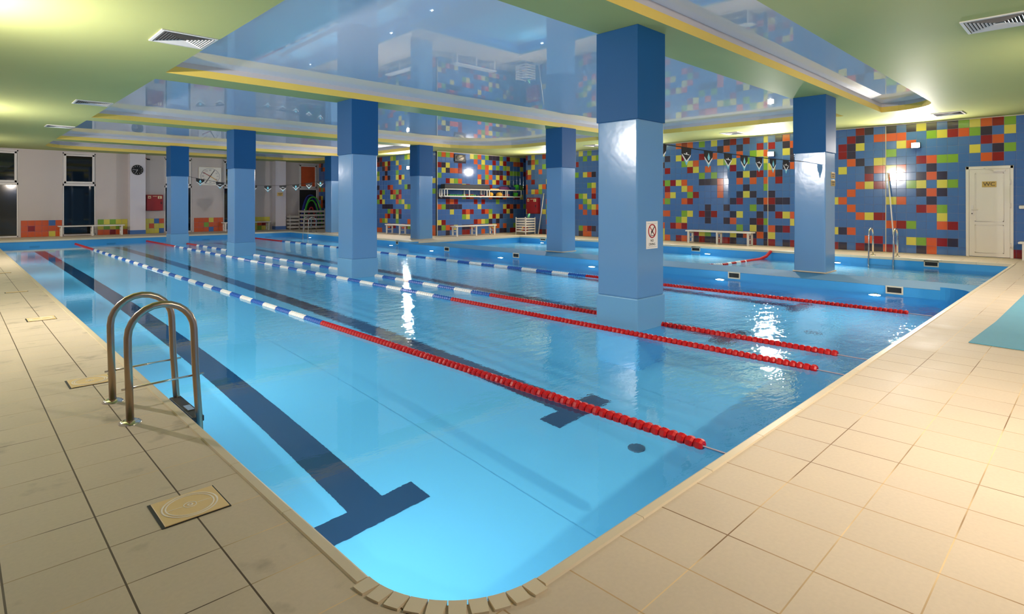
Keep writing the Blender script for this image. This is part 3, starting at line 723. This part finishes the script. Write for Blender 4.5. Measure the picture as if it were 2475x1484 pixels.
# ------------------------------------------------------------------ ceiling vents
VL = ['square white ceiling vent nearest above the left deck', 'second square ceiling vent above the left deck', 'third square ceiling vent above the left deck, farthest', 'square white ceiling vent at the upper right above the end deck', 'square ceiling vent above the right deck by the WC door', 'square ceiling vent above the right deck over the white bench', 'farthest square ceiling vent above the right deck']
for i, (x0, x1, y0, y1) in enumerate(((1.82, 2.45, 7.86, 8.52), (1.82, 2.45, 14.4, 15.0), (1.84, 2.45, 19.55, 20.1), (8.34, 8.98, .52, 1.17), (16.37, 16.95, 2.25, 2.83), (16.4, 17.0, 7.45, 8.0), (16.4, 17.0, 12.6, 13.15))):
    cx, cy_ = (x0+x1)/2, (y0+y1)/2; hx, hy = (x1-x0)/2, (y1-y0)/2
    t = empty('ceiling_vent', (cx, cy_, CEIL)); tag(t, VL[i], 'ceiling vent', 'square ceiling vents')
    def ring(b, a0, a1, z0, z1):
        for sx in (0, 1, 2, 3):
            mt = Matrix.Rotation(sx*PI/2, 4, 'Z'); h0, h1 = (hx, hy) if sx % 2 == 0 else (hy, hx)
            p = [(-h0*a1, -h1*a1, z0), (h0*a1, -h1*a1, z0), (h0*a0, -h1*a0, z1), (-h0*a0, -h1*a0, z1)]
            b.face([mt @ Vector(q) for q in p]); b.face([mt @ (Vector(q)+Vector((0, 0, .002))) for q in p][::-1])
    b = MB(); b.box(-hx*.9, -hy*.9, .0-.0015, hx*.9, hy*.9, -.0005); b.build('duct', M['black'], t)
    b = MB(); ring(b, .9, 1, -.013, -.015); ring(b, 1, 1.001, -.0005, -.013); b.build('frame', M['ventwhite'], t)
    b = MB()
    for k in range(8): a = .87-.1*k; ring(b, a-.048, a, -.016, -.004)
    b.build('louvers', M['ventwhite'], t)

# ------------------------------------------------------------------ skimmer mouths in the pool walls
def mouth(p, facing, label, w=.26, h=.13):
    t = empty('skimmer_mouth', p); tag(t, label, 'skimmer', 'skimmer openings in the pool walls'); mt = frame_mtx((0, 0, 0), facing)
    b = MB(); f = .022
    for (a, c, z0, z1) in ((-w/2-f, -w/2, -h/2-f, h/2+f), (w/2, w/2+f, -h/2-f, h/2+f), (-w/2, w/2, h/2, h/2+f), (-w/2, w/2, -h/2-f, -h/2)): b.box(a, z0, 0, c, z1, .012, None, mt)
    b.build('frame', M['cream_trim'], t, bevel=.002)
    b = MB(); b.box(-w/2, -h/2, .0005, w/2, h/2, .003, None, mt); b.build('opening', M['black'], t)
for p, lab in (((2.385, -.11), 'nearest black skimmer slot in the divider wall face'), ((5.06, -.11), 'second black skimmer slot in the divider wall face'), ((11.13, -.11), 'third black skimmer slot in the divider wall face'), ((14.17, -.11), 'farthest black skimmer slot in the divider wall face')):
    mouth((XD0-.0, p[0], p[1]), 'x-', lab, .2, .085)
for p, lab in (((2.796, -.095), 'skimmer opening of the shallow pool below the WC door'), ((8.67, -.085), 'skimmer opening of the shallow pool below the white bench'), ((14.98, -.06), 'skimmer opening of the shallow pool below the leaning pole in the corner')):
    mouth((XK, p[0], p[1]), 'x-', lab, .24, .1)
mouth((XM, 17.55, -.09), 'x-', 'small return opening below the bench beyond the second pillar', .1, .1)

# ------------------------------------------------------------------ benches
def make_bench():
    t = empty('bench'); L, D, H = 2.18, .36, .42
    b = MB(); b.box(-L/2, -D/2, H-.045, L/2, D/2, H); b.build('seat', M['white'], t, bevel=.012)
    for k, x in enumerate((-L/2+.1, 0, L/2-.1)):
        b = MB(); b.box(x-.03, -D/2+.02, 0, x+.03, -D/2+.07, H-.04); b.box(x-.03, D/2-.07, 0, x+.03, D/2-.02, H-.04)
        b.box(x-.022, -D/2+.05, .17, x+.022, D/2-.05, .2); b.box(x-.022, -D/2+.05, .02, x+.022, D/2-.05, .045); b.box(x-.03, -D/2+.02, H-.1, x+.03, D/2-.02, H-.04)
        b.build('leg_frame', M['white'], t, bevel=.005)
    return t
bench = make_bench()
BN = [((17.58, 8.58, 0), PI/2, 'white plastic bench against the right tile wall under the flag line'), ((15.2, 17.80, 0), 0, 'white plastic bench under the white equipment shelf'), ((13.48, 20.35, 0), PI/2, 'white plastic bench under the glaring floodlight beyond the second pillar'),
      ((4.12, 28.52, 0), 0, 'white bench against the far wall in front of the dark window'), ((10.14, 28.52, 0), 0, 'white bench against the far wall mostly hidden by the third pillar'), ((17.6, .29, 0), PI/2, 'white bench just right of the WC door at the picture edge')]
for i, (l_, r_, lab) in enumerate(BN):
    o = bench if i == 0 else copy_tree(bench)
    o.location = l_; o.rotation_euler = (0, 0, r_); tag(o, lab, 'bench', 'white plastic benches')

# ------------------------------------------------------------------ flag lines
def flag_line(x0, x1, y, zs, flags, fw, fh, label, anchors):
    t = empty('flag_line', (x0, y, zs[0])); tag(t, label, 'flag line')
    def zat(x):
        u = (x-x0)/(x1-x0); return zs[0]*(1-u)+zs[2]*u-4*zs[1]*u*(1-u)
    P = lambda x, z, dy=0: (x-x0, dy, z-zs[0])
    b = MB(); b.tube([P(x0+(x1-x0)*i/24, zat(x0+(x1-x0)*i/24)) for i in range(25)], .007, 6); b.build('cord', M['flag'], t)
    for i, x in enumerate(flags):
        z = zat(x); b = MB(); h = fw/2; e = .003; za, zb = zat(x-h), zat(x+h)
        def poly(p, m, off):
            b.face([P(a, c, -off) for a, c in p], m); b.face([P(a, c, off) for a, c in p][::-1], m)
        poly([(x-h, za), (x-h*.93, z-fh*.35), (x, z-fh*.72), (x+h*.93, z-fh*.35), (x+h, zb)], M['flag'], e)
        poly([(x-h*.93, z-fh*.35), (x-h*.8, z-fh*.5), (x, z-fh*.83), (x+h*.8, z-fh*.5), (x+h*.93, z-fh*.35), (x, z-fh*.72)], M['flagw'], e)
        poly([(x-h*.5, z-fh*.65), (x, z-fh), (x+h*.5, z-fh*.65), (x, z-fh*.83)], M['flagc'], e)
        if i % 2 == 0:
            poly([(x, z-fh*.1), (x-h*.3, z-fh*.38), (x-h*.2, z-fh*.52), (x, z-fh*.58), (x+h*.2, z-fh*.52), (x+h*.3, z-fh*.38)], M['flagc'], e+.002)
        else:
            poly([(x-h*.6, z-fh*.34), (x+h*.55, z-fh*.37), (x+h*.55, z-fh*.41), (x-h*.6, z-fh*.38)], M['flagw'], e+.002); poly([(x-h*.12, z-fh*.27), (x+h*.1, z-fh*.27), (x+h*.1, z-fh*.36), (x-h*.12, z-fh*.36)], M['flagw'], e+.002)
        b.build('flag', M['flag'], t)
flag_line(6.32, 12.01, 4.12, (2.10, .03, 2.12), [6.78, 7.45, 8.10, 8.74, 9.32, 9.9, 10.5, 11.1], .27, .25, 'string of dark backstroke pennants between nearest pillar and divider pillar', None)
flag_line(6.32, 12.01, 23.9, (2.32, .32, 2.36), [6.8, 7.5, 8.15, 8.75, 9.33, 9.95, 10.5, 11.08, 11.6], .30, .26, 'string of dark pennants across the far lanes in front of the pace clock', None)

# ------------------------------------------------------------------ signs, clocks, small wall things
t = empty('no_diving_sign', (6.05, 3.79+.011, .92)); tag(t, 'white NO DIVING notice with red crossed circle on the nearest pillar', 'sign')
mt = frame_mtx((0, 0, 0), 'y-')
b = MB(); b.box(-.125, -.165, 0, .125, .165, .004, None, mt); b.build('board', M['sign'], t, bevel=.001)
b = MB(); ring_ = []
for i in range(32):
    a = 2*PI*i/32; ring_.append(mt @ Vector((.078*math.cos(a), .048+.078*math.sin(a), .005)))
b.tube(ring_, .0075, 6, None, True, True); b.cyl(mt @ Vector((-.055, .103, .006)), mt @ Vector((.055, -.007, .006)), .005, 6); b.build('prohibition_ring', M['signred'], t)
b = MB()
b.tube([mt @ Vector(p) for p in ((.05, .098, .005), (.012, .06, .005), (-.006, .042, .005))], [.004, .007, .009], 8); b.tube([mt @ Vector(p) for p in ((0, .05, .005), (-.03, .0, .005))], .004, 6)
b.lathe([(0, .012), (.012, .010), (.014, .003)], 10, None, mt @ Matrix.Translation((-.008, .038, 0))); b.box(-.05, -.012, .004, .05, -.005, .006, None, mt); b.build('pictogram', M['signblack'], t)
text_mesh('NO', .042, mt @ Matrix.Translation((0, -.068, .0045)), M['signblack'], 'lettering', t)
text_mesh('DIVING', .042, mt @ Matrix.Translation((0, -.112, .0045)), M['signblack'], 'lettering', t)
b = MB(); b.box(-.1, .137, .004, .1, .139, .005, None, mt); b.box(-.1, -.143, .004, .1, -.141, .005, None, mt); b.build('rule_lines', M['signblack'], t)
for i, (z, lab) in enumerate(((1.85, 'upper of two small brass plates on the divider pillar nearest the WC door'), (1.70, 'lower of two small brass plates on the divider pillar nearest the WC door'))):
    t = empty('brass_plate', (12.45, 3.731, z)); tag(t, lab, 'sign')
    b = MB(); b.box(-.12, -.006, -.06, .12, .0, .06); b.build('plate', M['gold'], t, bevel=.002)
    b = MB(); b.box(-.09, -.0075, .008, .09, -.0055, .026); b.box(-.06, -.0075, -.03, .06, -.0055, -.016); b.build('worn_lettering', M['signblack'], t)
t = empty('brass_plate', (11.72, 28.5, 1.75)); tag(t, 'small brass plate on the white pilaster by the far corner', 'sign')
b = MB(); b.box(-.14, -.008, -.085, .14, 0, .085); b.build('plate', M['gold'], t, bevel=.002)
b = MB(); b.box(-.1, -.0095, .01, .1, -.0075, .035); b.box(-.07, -.0095, -.04, .07, -.0075, -.02); b.build('worn_lettering', M['signblack'], t)
# round clock
t = empty('wall_clock', (5.68, 28.5, 2.71)); tag(t, 'round black wall clock on the white far pilaster', 'clock'); mt = frame_mtx((0, 0, 0), 'y-')
b = MB(); b.lathe([(0, .012), (.195, .012)], 32, M['black'], mt); b.build('dial', M['black'], t)
b = MB(); b.lathe([(.195, 0), (.215, .005), (.212, .035), (.195, .03), (.19, .012)], 32, None, mt); b.build('rim', M['dark'], t)
b = MB()
for k in range(12):
    a = 2*PI*k/12; m2 = mt @ Matrix.Rotation(a, 4, 'Z'); b.box(-.006, .145, .013, .006, .18, .015, None, m2)
b.build('hour_marks', M['frame'], t)
b = MB(); b.box(-.006, -.02, .016, .006, .13, .018, None, mt @ Matrix.Rotation(math.radians(155), 4, 'Z')); b.box(-.005, -.02, .018, .005, .155, .02, None, mt @ Matrix.Rotation(math.radians(85), 4, 'Z')); b.build('hands', M['frame'], t)
# square pace clock
t = empty('pace_clock', (8.63, FARY, 2.55)); tag(t, 'large square white pace clock with coloured hands on the far wall', 'clock')
b = MB(); b.box(-.48, -.42, .0, .48, .42, .05, None, mt); b.build('board', M['sign'], t, bevel=.01)
b = MB(); ring_ = [mt @ Vector((.40*math.cos(2*PI*i/48), .36*math.sin(2*PI*i/48), .052)) for i in range(48)]; b.tube(ring_, .008, 6, None, True, True); b.build('minute_ring', M['cord'], t)
for k in range(12):
    a = 2*PI*k/12; text_mesh(str(60 if k == 0 else 5*k), .1, mt @ Matrix.Translation((.31*math.sin(a), .28*math.cos(a), .052)), M['cord'], 'numeral', t)
def hand(p, q, w, m, z):
    b = MB(); a = Vector((p[0], p[1], 0)); c = Vector((q[0], q[1], 0)); dd = (c-a).normalized(); nn = Vector((-dd.y, dd.x, 0))*w
    b.prism([((a+nn).x, (a+nn).y), ((a-nn).x, (a-nn).y), ((c-nn*.6).x, (c-nn*.6).y), ((c+nn*.6).x, (c+nn*.6).y)], z, z+.006, None, mt); b.build('hand', m, t)
hand((0, 0), (.2, .31), .014, M['black'], .056); hand((0, 0), (-.22, -.33), .014, M['black'], .056); hand((0, 0), (-.32, .18), .014, M['signred'], .063); hand((0, 0), (.30, -.2), .014, M['foam_y'], .07)
# fire hose cabinets
def fire_cabinet(p, facing, label, w=.62, h=.68):
    t = empty('fire_hose_cabinet', p); tag(t, label, 'fire cabinet', 'red fire hose cabinets'); mt = frame_mtx((0, 0, 0), facing)
    b = MB(); b.box(-w/2, -h/2, 0, w/2, h/2, .2, None, mt); b.build('box', M['firered'], t, bevel=.006)
    b = MB(); b.box(-w/2+.015, -h/2+.015, .2, w/2-.015, h/2-.015, .212, None, mt); dr = b.build('door', M['firered'], t, bevel=.004)
    b = MB(); b.box(-w/2+.05, h/2-.16, .2125, -w/2+.16, h/2-.05, .2145, None, mt); b.box(w/2-.2, h/2-.17, .2125, w/2-.05, h/2-.05, .2145, None, mt); b.box(-.08, h/2-.075, .2125, .08, h/2-.055, .2145, None, mt); b.build('notice', M['labelcream'], dr)
    b = MB(); b.box(-w/2+.07, h/2-.13, .2146, -w/2+.14, h/2-.09, .2155, None, mt); b.box(w/2-.145, h/2-.16, .2146, w/2-.115, h/2-.07, .2155, None, mt); b.build('pictogram', M['firered'], dr)
    b = MB(); b.box(w/2-.09, -.06, .212, w/2-.06, .03, .23, None, mt); b.build('latch', M['dark'], dr)
fire_cabinet((6.37, FARY, 1.33), 'y-', 'red fire hose cabinet on the far wall right of the round clock')
fire_cabinet((XR, 17.06, 1.2), 'x-', 'red fire hose cabinet above the white basket cart in the tile corner')
# security camera by the pilaster
t = empty('security_camera', (5.99, 28.72, 3.28)); tag(t, 'small dark security camera at the top of the clock pilaster', 'camera')
b = MB(); b.tube([(0, 0, .1), (.0, 0, .02), (.05, -.02, -.06), (.1, -.03, -.08)], .016, 8); b.build('arm', M['foam_r'], t)
b = MB(); b.cyl((.08, -.04, -.08), (.16, -.12, -.1), .03, 12); b.build('body', M['black'], t)
# unlit bulkhead lamp
t = empty('bulkhead_lamp', (15.09, B1Y, 3.17)); tag(t, 'unlit oval bulkhead lamp high on the shelf wall', 'wall lamp')
b = MB(); b.box(-.29, -.045, -.15, .29, 0, .15); b.build('backplate', M['dark'], t, bevel=.015)
b = MB(); b.lathe([(.0, .09), (.6, .075), (.9, .045), (1.0, .0)], 24, None, frame_mtx((0, -.045, .01), 'y-') @ Matrix.Diagonal((.19, .12, 1, 1))); b.build('diffuser', M['cream_trim'], t)
b = MB(); b.tube([(-.15, -.14, -.05), (.15, -.14, .08)], .008, 6); b.tube([(-.17, -.12, .02), (.17, -.12, .02)], .006, 6); b.build('guard', M['dark'], t)
# leaning poles
def pole(p, q, label):
    t = empty('cleaning_pole', p); tag(t, label, 'pole'); d_ = Vector(q)-Vector(p)
    b = MB(); b.tube([(0, 0, 0), d_], .017, 10); b.build('shaft', M['frame'], t)
    b = MB(); b.tube([d_*.985, d_*1.01], .021, 10); b.build('cap', M['white'], t)
pole((17.72, 3.83, 0), (17.96, 4.04, 2.08), 'white pole leaning on the tile wall behind the shallow pool ladder')
pole((17.42, 16.33, 0), (17.95, 16.5, 1.70), 'white pole leaning in the tile corner beside the basket cart')
# wall holder right of door
t = empty('towel_holder', (XR, 1.33, 1.21)); tag(t, 'white wall holder on blue tiles right of the WC door', 'holder')
b = MB(); b.box(-.10, -.16, -.04, 0, .07, .04); b.build('body', M['white'], t, bevel=.02)
b = MB(); b.cyl((-.06, .07, 0), (-.06, -.16, 0), .02, 12); b.build('roller', M['frame'], t)

# ------------------------------------------------------------------ equipment shelf on the shelf wall
SX0, SX1, SY0, SY1, SZ0, SZ1 = 14.0, 18.35, 18.2, 18.56, 1.59, 1.87
t = empty('equipment_shelf', (SX0, SY1, SZ0)); tag(t, 'long white tube wall shelf for pool equipment on the mosaic wall', 'shelf')
b = MB()
for z in (SZ0, SZ1):
    b.box(0, SY0-SY1, z-SZ0-.02, SX1-SX0, SY0-SY1+.03, z-SZ0+.02); b.box(0, -.03, z-SZ0-.02, SX1-SX0, 0, z-SZ0+.02)
b.build('rails', M['white'], t, bevel=.004)
b = MB(); b.box(0, SY0-SY1, -.03, SX1-SX0, 0, -.018); b.build('lower_deck', M['white'], t)
b = MB()
for i in range(7): yy = SY0-SY1+.02+i*.05; b.box(0, yy, SZ1-SZ0-.006, SX1-SX0, yy+.012, SZ1-SZ0+.006)
b.build('upper_deck', M['white'], t)
for x in (0.0, .14, 1.28, 2.25, 2.38, 3.35, 3.45, 4.3):
    b = MB(); b.box(x, SY0-SY1+.002, 0, x+.035, SY0-SY1+.028, SZ1-SZ0); b.box(x, -.028, 0, x+.035, -.002, SZ1-SZ0); b.box(x, SY0-SY1, SZ1-SZ0-.012, x+.035, 0, SZ1-SZ0+.012); b.build('upright', M['white'], t)
for x in (.1, 2.2, 4.2):
    b = MB(); b.box(x, -.02, -.06, x+.04, .045, SZ1-SZ0); b.build('wall_bracket', M['white'], t)
b = MB(); b.box(0, -.13, 0, 2.42, .13, .18); tag(b.build('foam_mat_stack', M['black'], None, (14.06, 18.39, SZ1+.021), bevel=.02), 'long black stack of foam boards on top of the white shelf', 'foam boards')
def dumbbell(name):
    t = empty(name)
    for s_ in (-1, 1):
        b = MB(); b.lathe([(0, 0), (.036, 0), (.043, .012), (.043, .05), (.036, .062), (0, .062)], 14, None, Matrix.Translation((0, s_*.08-.031, .043)) @ Matrix.Rotation(-PI/2, 4, 'X')); b.build('weight', M['foam_g'], t)
    b = MB(); b.cyl((0, -.08, .043), (0, .08, .043), .014, 8); b.build('grip', M['black'], t)
    return t
db = dumbbell('foam_dumbbell')
for i in range(11):
    o = db if i == 0 else copy_tree(db); x = 14.27+i*.092 if i < 8 else 15.40+(i-8)*.1
    o.location = (x+.05, 18.36, SZ0-.018); tag(o, 'green foam water dumbbell in the left bays of the white shelf', 'dumbbell', 'green foam dumbbells on the shelf')
for i, (x, key, lab) in enumerate(((15.85, 'black', 'dark foam belt lying in the second bay of the white shelf'), (16.13, 'foam_r', 'dark red foam belt lying in the second bay of the white shelf'))):
    b = MB(); b.tube([(.09*math.cos(a*.3927), .07*math.sin(a*.3927), .05) for a in range(16)], .035, 8, None, True, True); tag(b.build('foam_belt', M[key], None, (x, 18.38, SZ0-.018+.0)), lab, 'foam belt')
for i, x in enumerate((16.49, 17.02)):
    b = MB(); b.lathe([(0, 0), (.08, .004), (.125, .05), (.142, .105), (.125, .16), (.08, .195), (0, .21)], 20, None); tag(b.build('float_ball', M['foam_y'], None, (x+.1, 18.375, SZ0-.018)), ['left', 'right'][i]+'-hand yellow foam float in the middle bay of the white shelf', 'foam float', 'yellow foam floats on the shelf')
b = MB(); b.box(0, -.1, 0, .5, .1, .05); tag(b.build('kickboard', M['foam_y'], None, (16.54, 18.38, SZ1+.013), bevel=.02), 'yellow kickboard on the white shelf above the yellow floats', 'kickboard')
b = MB(); b.lathe([(0, 0), (.3, .0), (.34, .03), (.3, .10), (.2, .15), (0, .17)], 24, None, Matrix.Diagonal((1, .42, 1, 1))); tag(b.build('foam_cushion', M['foam_p'], None, (17.42, 18.39, SZ1+.013)), 'purple foam cushion on top of the white shelf', 'cushion')
b = MB(); b.box(-.12, -.1, 0, .12, .1, .14); tag(b.build('foam_block', M['foam_b'], None, (17.92, 18.39, SZ1+.013), bevel=.015), 'blue foam block between purple cushion and green bucket on the shelf', 'foam block')
def bucket(x, z, h, r, lab):
    t = empty('bucket', (x, 18.38, z)); tag(t, lab, 'bucket')
    b = MB(); b.lathe([(0, 0), (r*.8, 0), (r, h), (r*.93, h), (r*.75, .01), (0, .01)], 20); b.build('body', M['foam_g'], t)
    b = MB(); b.tube([(r*math.cos(a), 0, h-.01+.05*math.sin(a)) for a in [PI*i/10 for i in range(11)]], .005, 6); b.build('handle', M['dark'], t)
bucket(18.18, SZ1+.013, .24, .13, 'bright green bucket on top of the white shelf at its right end')
bucket(18.12, SZ0-.018, .2, .12, 'bright green bucket inside the right bay of the white shelf')
b = MB(); b.lathe([(0, 0), (.08, .01), (.11, .07), (.08, .13), (0, .15)], 16); tag(b.build('toy_ball', M['foam_r'], None, (17.62, 18.38, SZ0-.018)), 'dark red foam ball in the right bay of the white shelf', 'ball')

# ------------------------------------------------------------------ slatted carts
def slat_crate(p, sx, sy, h, rz, m, label, n=6, name='basket_cart', leg=.1):
    t = empty(name, p, rz); tag(t, label, 'storage cart')
    for k, (a, w, d_) in enumerate(((0, sx, sy), (1, sy, sx), (2, sx, sy), (3, sy, sx))):
        mt = Matrix.Rotation(a*PI/2, 4, 'Z'); b = MB()
        for i in range(n):
            z0 = leg+(h-leg)*i/n; b.box(-w/2+.03, -d_/2, z0+.012, w/2-.03, -d_/2+.018, z0+(h-leg)/n*.62, None, mt)
        b.build('slat_panel', m, t)
    for x in (-1, 1):
        for y in (-1, 1):
            b = MB(); b.box(x*sx/2-.03*(x > 0), y*sy/2-.03*(y > 0), .0, x*sx/2+.03*(x < 0), y*sy/2+.03*(y < 0), h); b.build('post', m, t)
    b = MB(); b.box(-sx/2+.03, -sy/2+.03, leg, sx/2-.03, sy/2-.03, leg+.02); b.build('base', m, t)
    return t
slat_crate((17.30, 16.95, 0), .58, .6, .72, 0, M['white'], 'white slatted basket cart under the fire cabinet in the tile corner', 6)
for i, (dx, dy, key, lab) in enumerate(((-.1, -.1, 'foam_r', 'red toy lying in the white basket cart'), (.05, .12, 'foam_y', 'yellow toy lying in the white basket cart'))):
    b = MB(); b.lathe([(0, 0), (.11, .02), (.13, .1), (.09, .19), (0, .22)], 14); tag(b.build('pool_toy', M[key], None, (17.30+dx, 16.95+dy, .121)), lab, 'toy')
t = empty('watering_can', (17.2, 16.8, .72)); 
b = MB(); b.tube([(0, 0, .02), (.06, .02, .10), (.12, .04, .16)], [.05, .045, .03], 10)
bpy.data.objects.remove(t); tag(b.build('toy_frog', mat('foam_mint', lin(110, 190, 140), .5), None, (17.22, 16.71, .70)), 'mint green toy resting on the rim of the white basket cart', 'toy')
M['greycrate'] = mat('crate_grey', lin(176, 168, 160), .5)
slat_crate((13.15, 28.05, 0), 1.1, .7, 1.02, 0, M['greycrate'], 'grey slatted noodle crate in the dim far corner', 5, 'noodle_crate', .06)
slat_crate((12.32, 28.4, 0), .5, .5, .74, 0, M['greycrate'], 'low grey slatted rack left of the noodle crate', 4, 'slatted_rack', .06)
def noodle(x0, x1, top, y, key, lab, base=.12):
    pts = [(x0+(x1-x0)*(.5-.5*math.cos(PI*i/20)), y+.02*math.sin(i), base+(top-base)*math.sin(PI*i/20)**.8) for i in range(21)]
    b = MB(); b.tube(pts, .035, 8); tag(b.build('pool_noodle', M[key]), lab, 'pool noodle', 'foam noodles in the far corner crate')
noodle(12.68, 13.62, 1.62, 27.9, 'foam_g', 'bright green noodle arching highest out of the grey crate', .14)
noodle(12.74, 13.5, 1.45, 28.0, 'foam_g', 'inner green noodle arching out of the grey crate', .14)
noodle(12.66, 13.6, 1.72, 28.14, 'foam_b', 'dark blue noodle arching behind the green ones', .14)
noodle(12.78, 13.56, 1.58, 28.26, 'foam_b', 'shorter dark blue noodle at the back of the grey crate', .14)
noodle(12.85, 13.2, 1.1, 27.82, 'foam_r', 'short red noodle poking from the front of the grey crate', .14)
